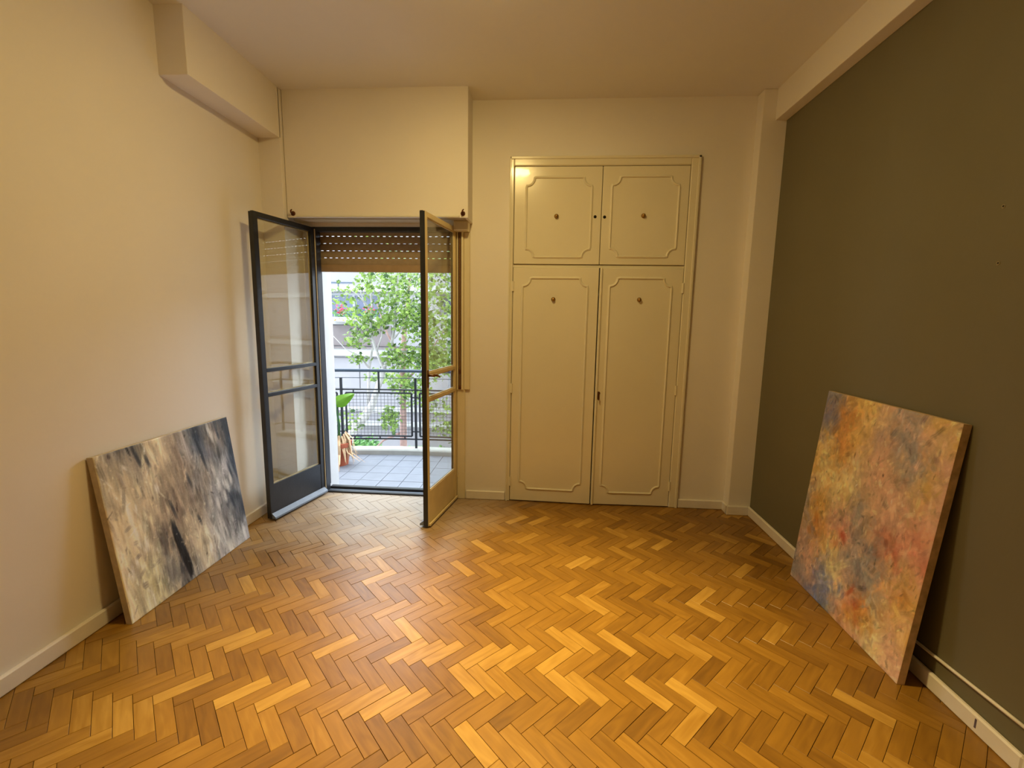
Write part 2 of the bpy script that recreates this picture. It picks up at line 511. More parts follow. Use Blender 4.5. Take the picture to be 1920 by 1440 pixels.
# loose, shrunken blocks with open joints (x, y)
LOOSE = [(-1.489, 2.534), (-1.549, 2.462), (-1.51, 2.342), (-1.38, 2.428), (-0.92, 3.299), (-0.845, 3.255)]
def parquet():
    blocks = []
    s, P = PW * math.sqrt(2), PL * math.sqrt(2)
    for m in range(int((YF - PY0) / P) - 2, int((YB - PY0) / P) + 2):
        for k in range(int((XL - PX0) / s) - 5, int((XR - PX0) / s) + 5):
            for kind in (0, 1):
                if kind == 0:
                    c0 = np.array([PX0 + k * s, PY0 + m * P]); dl, dw = A_, B_
                else:
                    c0 = np.array([PX0 + s / 2 + k * s, PY0 + P - s / 2 + m * P]); dl, dw = B_, A_
                g = .0005 + .0004 * rng.random()
                cc = c0 + dl * PL / 2 + dw * PW / 2
                if any(np.hypot(cc[0] - p[0], cc[1] - p[1]) < .06 for p in LOOSE):
                    g += .0035 * rng.random()
                a0, a1, b0, b1 = g, PL - g, g, PW - g
                poly = [c0 + dl * a0 + dw * b0, c0 + dl * a1 + dw * b0, c0 + dl * a1 + dw * b1, c0 + dl * a0 + dw * b1]
                for ax, val, less in ((0, XL + .002, False), (0, XR - .002, True), (1, YF + .002, False), (1, YB + .005, True)):
                    poly = clip(poly, ax, val, less)
                    if len(poly) < 3:
                        break
                if len(poly) < 3:
                    continue
                area = .5 * abs(sum(poly[i][0] * poly[(i + 1) % len(poly)][1] - poly[(i + 1) % len(poly)][0] * poly[i][1] for i in range(len(poly))))
                if area < 4e-5:
                    continue
                blocks.append((c0, dl, dw, poly))
    out = []
    for c0, dl, dw, poly in blocks:
        cen = sum(poly) / len(poly)
        t = float(np.clip(rng.normal(.5, .085), .28, .72))
        u_ = rng.random()
        if u_ < .05: t = .70 + .14 * rng.random()
        elif u_ < .12: t = .28 + .1 * rng.random()
        for sx_, sy_, st in SPECIAL:
            if np.hypot(cen[0] - sx_, cen[1] - sy_) < .03:
                t = .5 + (st - .5) * .78
        if any(np.hypot(cen[0] - p[0], cen[1] - p[1]) < .05 for p in LOOSE[:4]):
            t = min(t, .36)
        dz = float(rng.normal(0, .00025))
        tilt = rng.normal(0, .0022, 2)
        seed = rng.random(2) * 50
        inner = [cen + (p - cen) * (1 - .0011 / max(.01, np.linalg.norm(p - cen))) for p in poly]
        n = len(poly)
        V, UVs = [], []
        for ring, z in ((poly, -.006), (poly, -.0009), (inner, 0.)):
            for p in ring:
                d = p - cen
                zz = z + (dz + d[0] * tilt[0] + d[1] * tilt[1] if z > -.005 else 0)
                V.append((p[0], p[1], zz))
                UVs.append((float((p - c0) @ dl) + seed[0], float((p - c0) @ dw) + seed[1]))
        area2 = sum(poly[i][0] * poly[(i + 1) % n][1] - poly[(i + 1) % n][0] * poly[i][1] for i in range(n))
        Fs = []
        for r_ in (0, 1):
            for i in range(n):
                j = (i + 1) % n
                f = (r_ * n + i, r_ * n + j, (r_ + 1) * n + j, (r_ + 1) * n + i)
                Fs.append(f if area2 > 0 else f[::-1])
        top = tuple(2 * n + i for i in range(n))
        Fs.append(top if area2 > 0 else top[::-1])
        # size in the picture
        pp = [proj((p[0], p[1], 0)) for p in poly]
        pa = 0
        if all(x is not None for x in pp) and all(-40 < x[0] < 1960 and x[1] < 1500 for x in pp) and any(0 <= x[0] <= 1920 and x[1] <= 1440 for x in pp):
            pa = .5 * abs(sum(pp[i][0] * pp[(i + 1) % n][1] - pp[(i + 1) % n][0] * pp[i][1] for i in range(n)))
        out.append((pa, V, UVs, Fs, t))
    return out

def block_mesh(name, items, parent, kind=None):
    V, UVs, Fs, T = [], [], [], []
    for _, v, uvs, f, t in items:
        n = len(V)
        V += v
        UVs += uvs
        Fs += [tuple(i + n for i in g) for g in f]
        T += [t] * len(v)
    me = bpy.data.meshes.new(name)
    me.from_pydata(V, [], Fs)
    me.materials.append(M_WOOD)
    a = me.attributes.new('tone', 'FLOAT', 'POINT')
    a.data.foreach_set('value', T)
    ul = me.uv_layers.new(name='grain')
    li = np.zeros(len(me.loops), dtype=np.int32)
    me.loops.foreach_get('vertex_index', li)
    ul.data.foreach_set('uv', np.array(UVs, dtype=np.float32)[li].ravel())
    o = bpy.data.objects.new(name, me)
    COL.objects.link(o)
    o.parent = parent
    if kind:
        o['kind'] = kind
    return o

PB = sorted(parquet(), key=lambda b: -b[0])
for it in PB[:300]:
    block_mesh('parquet_block', [it], floor)
block_mesh('parquet_field', PB[300:], floor, 'stuff')

# ------------------------------------------------------------------ balcony doors
q = MB()
q.box(OX0, OX0 + .044, YB - .012, YB + .055, 0, OZ, bev=.003)
q.box(OX1 - .038, OX1, YB - .012, YB + .055, 0, OZ, bev=.003)
q.box(OX0 + .037, OX1 - .037, YB - .010, YB + .055, 2.026, OZ, bev=.003)
frame = tag(q.build('trim_2', M_BLACK), 'black steel frame around the balcony door opening', 'door frame', kind='structure')
q = MB()
q.box(OX0 + .037, OX1 - .037, YB - .005, YB + .030, -.006, .012, bev=.003)
q.box(OX0 + .037, OX1 - .037, YB + .055, YB + .10, -.02, .028, bev=.004)
q.build('threshold_bar', M_BLACK, frame)
abox('jamb_strip', M_TRIM, frame, OX0 + .034, OX0 + .040, YB - .016, YB - .011, .02, 2.04)
abox('threshold_strip', M_WEATHER, frame, OX0 + .037, OX1 - .037, YB + .031, YB + .054, -.01, .010)

# casing on the right of the doors
q = MB()
q.box(OX1, -.582, YB - .016, YB + .003, 0, 2.02, bev=.004)
tag(q.build('trim_3', M_TRIM), 'narrow cream casing strip on the wardrobe side of the balcony doors', 'trim', kind='structure')

LEAF_W, LEAF_Z0, LEAF_Z1, LEAF_T = .541, .012, 2.050, .034
def leaf(name, label, hinge, ang, mirror, handle):
    """leaf local frame: x from hinge to free edge, y thickness (negative = room side when shut)"""
    e = empty(name, label, 'door', hinge, ang, kind='structure')
    sg = -1 if mirror else 1
    def bx(q, x0, x1, y0, y1, z0, z1, mi=0, bev=0.):
        q.box(x0 * sg, x1 * sg, y0, y1, z0, z1, mi, bev)
    t = LEAF_T / 2
    st = .036
    rails = [(1.028, 1.052), (.862, .886)]
    # outer (black) layer and inner (cream) layer
    for nm, y0, y1, m, inset in (('steel_frame', -t * .25, t, M_BLACK, 0.), ('inner_frame', -t, -t * .25, M_CREAMLEAF, .002)):
        q = MB()
        bx(q, inset, st, y0, y1, LEAF_Z0 + inset, LEAF_Z1 - inset, bev=.0015)
        bx(q, LEAF_W - st, LEAF_W - inset, y0, y1, LEAF_Z0 + inset, LEAF_Z1 - inset, bev=.0015)
        bx(q, st - .001, LEAF_W - st + .001, y0, y1, LEAF_Z1 - .034, LEAF_Z1 - inset, bev=.0015)
        for a, b in rails:
            bx(q, st - .001, LEAF_W - st + .001, y0, y1, a, b, bev=.002)
        q.build(nm, m, e)
    for nm, y0, y1, m in (('kick_plate', 0, t * .8, M_BLACK), ('inner_kick_plate', -t * .8, 0, M_CREAMLEAF)):
        q = MB()
        bx(q, st - .001, LEAF_W - st + .001, y0, y1, LEAF_Z0, .25)
        q.build(nm, m, e)
    # free edge is painted black through its whole depth
    q = MB()
    bx(q, LEAF_W - .0015, LEAF_W + .002, -t * .95, t * .95, LEAF_Z0 + .004, LEAF_Z1 - .004)
    q.build('edge_strip', M_BLACK, e)
    # weather bar on the outer face
    q = MB()
    v = []
    for x in (.004 * sg, (LEAF_W - .004) * sg):
        v += [(x, t, .052), (x, t + .03, .028), (x, t + .03, .016), (x, t, .016)]
    q.add(v, [(0, 1, 5, 4), (1, 2, 6, 5), (2, 3, 7, 6), (3, 0, 4, 7), (0, 3, 2, 1), (4, 5, 6, 7)])
    q.build('weather_bar', M_WEATHER, e)
    q = MB()
    bx(q, .01, LEAF_W - .01, -t - .012, -t, .014, .032, bev=.003)
    q.build('inner_drip_bar', M_CREAMLEAF, e)
    zs = [(.25, .862), (.886, 1.028), (1.052, LEAF_Z1 - .034)]
    for a, b in zs:
        q = MB()
        bx(q, st - .004, LEAF_W - st + .004, -.002, .002, a - .004, b + .004)
        q.build('glass_pane', M_GLASS, e)
        q = MB()
        for y0, y1 in ((-.009, -.002),):
            bx(q, st, st + .007, y0, y1, a, b)
            bx(q, LEAF_W - st - .007, LEAF_W - st, y0, y1, a, b)
            bx(q, st + .007, LEAF_W - st - .007, y0, y1, a, a + .007)
            bx(q, st + .007, LEAF_W - st - .007, y0, y1, b - .007, b)
        q.build('glazing_bead', M_CREAMLEAF, e)
    for z in (.22, 1.04, 1.86):
        q = MB()
        q.tube([(-.004 * sg, -t - .006, z - .045), (-.004 * sg, -t - .006, z + .045)], .008, 10)
        q.build('hinge', M_TRIM, e)
    if handle:
        hx = LEAF_W - .018
        pl = MB()
        bx(pl, hx - .011, hx + .011, -t - .005, -t, .955, 1.07, bev=.003)
        pl = pl.build('lock_plate', M_BRONZE, e)
        h = MB()
        h.tube([(hx * sg, -t - .004, 1.035), (hx * sg, -t - .048, 1.035)], .0075, 10)
        h.tube([(hx * sg, -t - .044, 1.038), ((hx - .03) * sg, -t - .05, 1.036), ((hx - .085) * sg, -t - .046, 1.018)], [.008, .0085, .006], 10)
        h.build('lever_handle', M_BRONZE, pl, smooth=True)
    else:
        b = MB()
        bx(b, LEAF_W - .022, LEAF_W - .010, -t - .008, -t, 1.78, 2.02, bev=.002)
        b.build('flush_bolt', M_BRONZE, e)
    return e

# closed leaf runs along +x (left leaf) / -x (right leaf); room side is -y
hL = Vector((-1.730, 3.338, 0))
dL = Vector((-1.846, 2.815, 0)) - hL
hR = Vector((-.660, 3.338, 0))
dR = Vector((-.752, 2.815, 0)) - hR
leaf('door_1', 'open balcony door leaf with its dark outer face in view beside the left wall', hL, math.atan2(dL.y, dL.x), False, False)
leaf('door_2', 'open balcony door leaf with its cream inner face and lever handle in view', hR, math.atan2(-dR.y, -dR.x), True, True)

# ------------------------------------------------------------------ roller shutter
sh = empty('roller_shutter', 'beige slatted roller shutter lowered a little behind the balcony doors', 'shutter', (0, 3.455, 0))
SX0, SX1, SH_T = OX0 + .006, OX1 - .006, .010
GAPH, SLH = .0055, .0535
z = 1.745 + .052
k = 0
while z < 2.36:
    q = MB()
    zc = z
    prof = [(-.004, 0), (-.0065, .012), (-.0072, .026), (-.0065, .038), (-.004, SLH - GAPH), (.004, SLH - GAPH), (.004, 0)]
    v = [(x, p[0], zc + p[1]) for x in (SX0, SX1) for p in prof]
    n = len(prof)
    f = [(i, (i + 1) % n, n + (i + 1) % n, n + i) for i in range(n)] + [tuple(range(n)), tuple(range(2 * n - 1, n - 1, -1))]
    q.add(v, f)
    off = .022 * (k % 2)
    x = SX0 - .03 + off
    while x < SX1:
        a, b = max(SX0, x), min(SX1, x + .0245)
        if b > a:
            q.box(a, b, -.0015, .0015, zc + SLH - GAPH - .0005, zc + SLH + .0005)
        x += .0445
    q.build('slat', M_SHUTTER, sh)
    z += SLH
    k += 1
abox('bottom_bar', M_SHBAR, sh, SX0, SX1, -.009, .007, 1.742, 1.797, bev=.003)
q = MB()
for a, b in ((OX0 + .002, OX0 + .012), (OX1 - .012, OX1 - .002)):
    q = MB()
    q.box(a, b, -.022, -.012, .028, 2.3)
    q.box(a, b, .012, .022, .028, 2.3)
    q.box(a if a < -1 else b - .003, a + .003 if a < -1 else b, -.013, .013, .028, 2.3)
    q.build('guide_rail', M_BLACK, sh)

# strap channel on the wall
st_ = empty('shutter_strap', 'brown shutter strap in a cream channel beside the balcony doors', 'strap', (0, YB, 0))
q = MB()
q.box(-.632, -.608, -.020, -.0165, .875, 2.02)
q.build('channel_back', M_DARK, st_)
q = MB()
q.box(-.640, -.632, -.034, -.0162, .868, 2.02, bev=.002)
q.box(-.608, -.592, -.034, -.0162, .868, 2.02, bev=.002)
q.build('channel_side', M_TRIM, st_)
q = MB()
q.box(-.591, -.546, -.022, 0, .868, 2.018, bev=.004)
q.build('cover_strip', M_TRIM, st_)
q = MB()
q.box(-.629, -.612, -.026, -.023, .885, 2.018)
q.build('strap', M_STRAP, st_)
q = MB()
for za, zb in ((.872, .90), (.99, 1.02)):
    abox('strap_clamp', M_RUST, st_, -.630, -.610, -.030, -.0205, za, zb)

# curtain rail and the two rusty brackets on the shutter box
q = MB()
q.box(-1.735, -.59, BY - .014, BY - .001, BZ - .001, BZ + .014, bev=.003)
tag(q.build('curtain_rail', M_WHITE), 'thin white rail along the lower edge of the shutter box', 'rail')
for x, lab in ((-1.762, 'rusty curtain bracket above the dark door leaf'), (-.566, 'rusty curtain bracket above the cream door leaf')):
    e = empty('curtain_bracket', lab, 'bracket', (x, BY, 2.108), group='rusty curtain brackets')
    q = MB()
    q.lathe([(.001, .0), (.016, 0), (.016, -.004), (.010, -.008), (.001, -.008)], seg=12, axis='y')
    q.build('plate', M_RUST, e)
    q = MB()
    q.tube([(0, -.006, 0), (0, -.03, .002), (.004, -.038, .012), (.010, -.034, .020)], [.006, .006, .005, .004], 8)
    q.build('hook', M_RUST, e, smooth=True)
    q = MB()
    q.box(-.006, .006, -.010, -.0085, -.006, .006)
    q.build('screw_head', M_BRONZE, e)

# ------------------------------------------------------------------ wardrobe
wd = empty('wardrobe', 'built-in cream wardrobe with two upper and two tall lower panelled doors', 'wardrobe', (0, YB, 0))
q = MB()
FO0, FO1, FZ = -.264, 1.050, 2.534
def arch(q, x0, x1, z0, z1):
    q.box(x0, x1, -.022, .0, z0, z1, bev=.006)
arch(q, FO0, WX0, 0, FZ)
arch(q, WX1, FO1, 0, FZ)
arch(q, WX0 - .001, WX1 + .001, WZ1, FZ)
q.box(FO1 - .022, FO1 - .004, -.028, -.02, 0, FZ - .004, bev=.003)
q.box(FO0 + .004, FO1 - .004, -.028, -.02, FZ - .022, FZ - .004, bev=.003)
q.box(FO0 + .004, FO0 + .014, -.028, -.02, 0, FZ - .004, bev=.003)
q.build('architrave', M_ENAMEL, wd)
q = MB()
q.box(WX0 - .02, WX1 + .02, .22, .24, -.02, WZ1 + .02)
q.box(WX0 - .02, WX0, .03, .22, -.02, WZ1 + .02)
q.box(WX1, WX1 + .02, .03, .22, -.02, WZ1 + .02)
q.box(WX0, WX1, .03, .22, WZ1, WZ1 + .02)
q.box(WX0, WX1, .03, .22, -.02, 0.)
q.build('carcass', M_TRIM, wd)
abox('cross_rail', M_ENAMEL, wd, WX0, WX1, -.004, .02, 1.776, 1.796)

def moulding(x0, x1, z0, z1, y):
    """raised panel moulding with scooped corners, as a swept profile"""
    r, stp = .058, .012
    pts = []
    cs = [((x0, z0), 0), ((x1, z0), 90), ((x1, z1), 180), ((x0, z1), 270)]
    for (cx, cz), a in cs:
        arc = []
        for i in range(7):
            t = math.radians(90 - 90 * i / 6)
            arc.append((r * math.cos(t) + 0, r * math.sin(t) + 0))
        # from the vertical side to the horizontal side, scooped towards the panel centre
        loc = [(0, r + stp)] + [(stp * .0 + p[0] * .92 + .004, p[1] * .92 + .004) for p in arc] + [(r + stp, 0)]
        c_, s_ = math.cos(math.radians(a)), math.sin(math.radians(a))
        pts += [(cx + p[0] * c_ - p[1] * s_, cz + p[0] * s_ + p[1] * c_) for p in loc]
    prof = [(-.009, 0.), (-.007, .006), (-.002, .0095), (.003, .006), (.0065, .004), (.009, 0.)]
    n, k = len(pts), len(prof)
    v, f = [], []
    for i in range(n):
        p0, p1, p2 = Vector(pts[i - 1]), Vector(pts[i]), Vector(pts[(i + 1) % n])
        d1, d2 = (p1 - p0).normalized(), (p2 - p1).normalized()
        d = (d1 + d2)
        d = d.normalized() if d.length > 1e-6 else d1
        nn = Vector((d.y, -d.x))
        sc = 1 / max(.6, nn.dot(Vector((d1.y, -d1.x))))
        for a, h in prof:
            v.append((p1.x + nn.x * a * sc, y - h, p1.y + nn.y * a * sc))
    for i in range(n):
        j = (i + 1) % n
        for m_ in range(k - 1):
            f.append((i * k + m_, j * k + m_, j * k + m_ + 1, i * k + m_ + 1))
    q = MB()
    q.add(v, f)
    return q

def wdoor(x0, x1, z0, z1, panel, knob, hinge_x, ang, hinges=(), extras=()):
    """door hung at hinge_x, swung by ang about it; children in the door's own frame"""
    q = MB()
    q.box(x0 - hinge_x, x1 - hinge_x, -.016, .006, z0, z1, bev=.003)
    d = q.build('door', M_ENAMEL, wd)
    d.location = (hinge_x, 0, 0)
    d.rotation_euler = (0, 0, ang)
    px0, px1, pz0, pz1 = panel
    moulding(px0 - hinge_x, px1 - hinge_x, pz0, pz1, -.016).build('moulding', M_ENAMEL, d)
    q = MB()
    q.lathe([(.001, -.016), (.016, -.016), (.016, -.019), (.008, -.021), (.008, -.027), (.013, -.031), (.012, -.037), (.001, -.039)], (knob[0] - hinge_x, 0, knob[1]), 14, 'y')
    q.build('knob', M_BRASS, d, smooth=True)
    for nm, x, zz, m in extras:
        q = MB()
        if nm == 'keyhole_plate':
            q.lathe([(.001, -.016), (.013, -.016), (.012, -.0185), (.001, -.019)], (x - hinge_x, 0, zz + .018), 12, 'y')
            q.box(x - hinge_x - .009, x - hinge_x + .009, -.0188, -.0155, zz - .03, zz + .018, bev=.004)
            q.tube([(x - hinge_x, -.016, zz - .004), (x - hinge_x, -.032, zz - .004)], .005, 8)
            q.box(x - hinge_x - .0025, x - hinge_x + .0025, -.046, -.030, zz - .030, zz + .004)
        else:
            q.lathe([(.001, -.016), (.011, -.016), (.010, -.020), (.004, -.021), (.001, -.021)], (x - hinge_x, 0, zz), 12, 'y')
        q.build(nm, m, d)
    for zz in hinges:
        q = MB()
        q.tube([(0, -.020, zz - .035), (0, -.020, zz + .035)], .008, 8)
        q.build('hinge', M_ENAMEL, d)
    return d

wdoor(WX0 + .003, .3845, 1.799, WZ1 - .003, (-.144, .316, 1.846, 2.392), (.071, 2.130), WX0 + .003, 0, extras=[('latch', .343, 2.127, M_DARK)])
wdoor(.3885, WX1 - .003, 1.799, WZ1 - .003, (.452, .914, 1.852, 2.396), (.677, 2.134), WX1 - .003, 0, extras=[('latch', .409, 2.125, M_DARK)])
wdoor(WX0 + .003, .386, .008, 1.774, (-.160, .311, .106, 1.702), (.066, 1.550), WX0 + .003, -.030, hinges=(1.64, .89, .16))
d4 = wdoor(.4085, WX1 - .003, .008, 1.774, (.462, .903, .103, 1.706), (.678, 1.555), WX1 - .003, .026, hinges=(1.64, .905, .17), extras=[('keyhole_plate', .418, .852, M_BRONZE)])
q = MB()
q.box(.392 - (WX1 - .003), .410 - (WX1 - .003), -.028, -.002, .004, 1.774, bev=.005)
q.build('astragal', M_ENAMEL, d4)

# ------------------------------------------------------------------ canvases
def paint(ctrl, strokes, size, seed, extra=(), G=230, chroma=.1, contrast=1.):
    """layered brush strokes over a coarse colour plan; returns colours and paint thickness"""
    r = np.random.default_rng(seed)
    ctrl = np.array(ctrl, float)               # rows top to bottom
    R, C = ctrl.shape[:2]
    def plan(u, v):
        a, b = np.clip(u, 0, .9999) * (C - 1), np.clip(1 - v, 0, .9999) * (R - 1)
        i, j = int(a), int(b)
        fu, fv = a - i, b - j
        return (ctrl[j, i] * (1 - fu) + ctrl[j, i + 1] * fu) * (1 - fv) + (ctrl[j + 1, i] * (1 - fu) + ctrl[j + 1, i + 1] * fu) * fv
    U, V = np.meshgrid((np.arange(G) + .5) / G, (np.arange(G) + .5) / G)
    img = np.zeros((G, G, 3))
    for j in range(G):
        for i in range(G):
            img[j, i] = plan(U[j, i], V[j, i])
    hgt = np.zeros((G, G))
    asp = size[0] / size[1]
    def dab(u, v, ln, wd_, ang, col, al):
        e = max(ln, wd_) * 1.1
        i0, i1 = max(0, int((u - e / asp) * G)), min(G, int((u + e / asp) * G) + 2)
        j0, j1 = max(0, int((v - e) * G)), min(G, int((v + e) * G) + 2)
        if i0 >= i1 or j0 >= j1:
            return
        du, dv = (U[j0:j1, i0:i1] - u) * asp, V[j0:j1, i0:i1] - v
        a = du * math.cos(ang) + dv * math.sin(ang)
        b = -du * math.sin(ang) + dv * math.cos(ang)
        bristle = .75 + .25 * np.sin(b / wd_ * 9 + r.random() * 6)
        d = np.clip(1.25 - np.sqrt((a / ln) ** 2 + (b / wd_) ** 4) * 1.25, 0, 1) ** .6
        m_ = np.clip(d * bristle * al, 0, 1)[..., None]
        img[j0:j1, i0:i1] = img[j0:j1, i0:i1] * (1 - m_) + np.array(col) * m_
        hgt[j0:j1, i0:i1] = hgt[j0:j1, i0:i1] * (1 - .7 * m_[..., 0]) + m_[..., 0] * (.3 + .7 * bristle) * r.random()
    for N, l0, l1, w0, w1, a0, a1, jit, val, al in strokes:
        for _ in range(N):
            u, v = r.random(2)
            c = plan(u + r.normal(0, jit), v + r.normal(0, jit)) * (1 + r.normal(0, val)) + r.normal(0, 255 * val * chroma, 3)
            dab(u, v, r.uniform(l0, l1), r.uniform(w0, w1), r.normal(a0, a1), np.clip(c, 20, 245), r.uniform(.4, 1) * al)
    for x in extra:
        dab(*x)
    for _ in range(350):
        u, v = r.random(2)
        dab(u, v, r.uniform(.006, .02), r.uniform(.003, .007), r.normal(strokes[0][5], .6), np.clip(plan(u, v) * r.uniform(.75, 1.35), 20, 245), .6)
    mean = img.mean((0, 1))
    img = mean + (img - mean) * contrast
    return np.clip(img, 12, 250), hgt

def canvas_mat(name):
    m = bpy.data.materials.new(name)
    m.use_nodes = True
    nt = m.node_tree
    b = nt.nodes['Principled BSDF']
    at = nt.nodes.new('ShaderNodeAttribute')
    at.attribute_name = 'paint'
    tc = nt.nodes.new('ShaderNodeTexCoord')
    n = nt.nodes.new('ShaderNodeTexNoise')
    n.inputs['Scale'].default_value = 90
    n.inputs['Detail'].default_value = 4
    nt.links.new(tc.outputs['Object'], n.inputs['Vector'])
    mx = nt.nodes.new('ShaderNodeMix')
    mx.data_type = 'RGBA'
    mx.blend_type = 'OVERLAY'
    mx.inputs['Factor'].default_value = .22
    nt.links.new(at.outputs['Color'], mx.inputs['A'])
    nt.links.new(n.outputs['Fac'], mx.inputs['B'])
    nt.links.new(mx.outputs['Result'], b.inputs['Base Color'])
    b.inputs['Roughness'].default_value = .5
    bp = nt.nodes.new('ShaderNodeBump')
    bp.inputs['Strength'].default_value = .25
    bp.inputs['Distance'].default_value = .003
    nt.links.new(n.outputs['Fac'], bp.inputs['Height'])
    nt.links.new(bp.outputs['Normal'], b.inputs['Normal'])
    return m

def canvas(name, label, W, Hh, T, img, hgt, side_mat, mw, relief):
    """canvas local frame: x across, z up, front faces -y, back at y=T"""
    e = empty(name, label, 'painting')
    e.matrix_world = mw
    G = img.shape[0]
    N = G + 1
    # vertex values from cells
    pad = np.pad(img, ((0, 1), (0, 1), (0, 0)), mode='edge')
    ph = np.pad(hgt, ((0, 1), (0, 1)), mode='edge')
    xs = np.linspace(0, W, N)
    zs = np.linspace(0, Hh, N)
    X, Z = np.meshgrid(xs, zs)
    Y = -relief * ph
    Y[0, :] = Y[-1, :] = Y[:, 0] = Y[:, -1] = .001
    V = np.stack([X, Y, Z], -1).reshape(-1, 3)
    idx = np.arange(N * N).reshape(N, N)
    F = np.stack([idx[:-1, :-1], idx[:-1, 1:], idx[1:, 1:], idx[1:, :-1]], -1).reshape(-1, 4)
    me = bpy.data.meshes.new('painted_face')
    me.from_pydata(V.tolist(), [], F.tolist())
    c = me.color_attributes.new('paint', 'FLOAT_COLOR', 'POINT')
    lin = (pad / 255).reshape(-1, 3)
    lin = np.where(lin <= .04045, lin / 12.92, ((lin + .055) / 1.055) ** 2.4)
    c.data.foreach_set('color', np.concatenate([lin, np.ones((len(lin), 1))], 1).astype(np.float32).ravel())
    me.polygons.foreach_set('use_smooth', [True] * len(me.polygons))
    me.materials.append(canvas_mat('paint_' + name))
    o = bpy.data.objects.new('painted_face', me)
    COL.objects.link(o)
    o.parent = e
    q = MB()
    q.box(0, .004, .001, T, 0, Hh)
    q.box(W - .004, W, .001, T, 0, Hh)
    q.box(.004, W - .004, .001, T, 0, .004)
    q.box(.004, W - .004, .001, T, Hh - .004, Hh)
    q.box(.004, W - .004, .0015, .003, .004, Hh - .004)
    q.build('canvas_edge', side_mat, e)
    for b in ((.004, .044, .004, T - .001, .004, Hh - .004), (W - .044, W - .004, .004, T - .001, .004, Hh - .004),
              (.044, W - .044, .004, T - .001, .004, .044), (.044, W - .044, .004, T - .001, Hh - .044, Hh - .004),
              (.044, W - .044, .010, T - .001, Hh / 2 - .02, Hh / 2 + .02)):
        abox('stretcher_bar', M_WOODBAR, e, *b)
    return e

def lean(base, along, up):
    """matrix from base corner, unit across vector and unit up vector; front is -y"""
    a, u = Vector(along).normalized(), Vector(up).normalized()
    n = u.cross(a)
    return Matrix(((a.x, n.x, u.x, base[0]), (a.y, n.y, u.y, base[1]), (a.z, n.z, u.z, base[2]), (0, 0, 0, 1)))

CR, CB, GR, TP, DK, SL, PG, YL, WH = (232, 222, 200), (212, 200, 178), (146, 144, 142), (170, 157, 140), (84, 84, 86), (62, 69, 80), (188, 187, 187), (212, 206, 176), (232, 228, 220)
left_plan = [
    [CB, GR, DK, CB, CR, TP, GR, DK, GR, DK, DK],
    [CR, CB, GR, CB, CB, TP, PG, SL, TP, TP, SL],
    [CR, CB, CB, CR, TP, TP, TP, PG, DK, GR, SL],
    [TP, CR, CB, CB, TP, TP, GR, TP, PG, PG, SL],
    [CB, CR, CR, TP, TP, TP, TP, GR, PG, GR, GR],
    [CR, CB, CR, DK, TP, CB, TP, PG, GR, SL, GR],
    [CR, CR, YL, GR, TP, CB, CB, PG, GR, GR, SL],
    [CR, YL, YL, GR, DK, CB, CB, WH, PG, GR, PG],
    [CR, CR, YL, CB, GR, PG, CB, PG, WH, PG, PG]]
UPA = math.pi / 2 + .06
ex = []
for i in range(26):
    t = i / 25
    ex.append((.375 + .06 * t + .012 * math.sin(i * 1.7), .40 - .33 * t, .07, .022 * (1 - abs(t - .55)), UPA, (44, 46, 50), .9))
for u, v in ((.10, .53), (.11, .43), (.14, .34), (.13, .25), (.12, .16), (.20, .26), (.24, .27)):
    ex.append((u + random.gauss(0, .012), v + random.gauss(0, .015), random.uniform(.018, .034), random.uniform(.012, .026), random.uniform(-.2, .9), (150, 142, 134), random.uniform(.45, .9)))
for u, v in ((.80, .53), (.86, .52), (.92, .53), (.84, .42), (.88, .49), (.76, .40), (.95, .08), (.82, .9), (.80, .95)):
    ex.append((u, v, .06, .016, UPA, (228, 226, 222), .9))
for u, v, l in ((.69, .86, .13), (.71, .75, .10), (.97, .62, .12), (.93, .60, .08), (.90, .36, .08), (.24, .92, .07), (.30, .88, .05), (.88, .9, .06), (.56, .66, .07), (.40, .52, .08), (.58, .36, .05)):
    ex.append((u, v, l, .013, UPA + .15, (62, 66, 74), .8))
img, hg = paint(left_plan, [(420, .07, .17, .018, .045, UPA, .10, .035, .14, .9), (520, .03, .09, .008, .02, UPA, .16, .03, .20, .75), (380, .012, .05, .004, .010, UPA, .3, .02, .28, .7)], (.825, .786), 3, ex, chroma=.035, contrast=1.35)
th = math.atan2(.097, .78)
# across direction: left to right as seen = +y ; leaning towards -x
canvas('canvas_painting', 'grey and cream abstract canvas with a dark slash, leaning against the cream wall', .828, .786, .03, img, hg, M_RAWCANVAS,
       lean((-1.829, 1.742, .0015), (0, 1, 0), (-math.sin(th), 0, math.cos(th))), .0022)

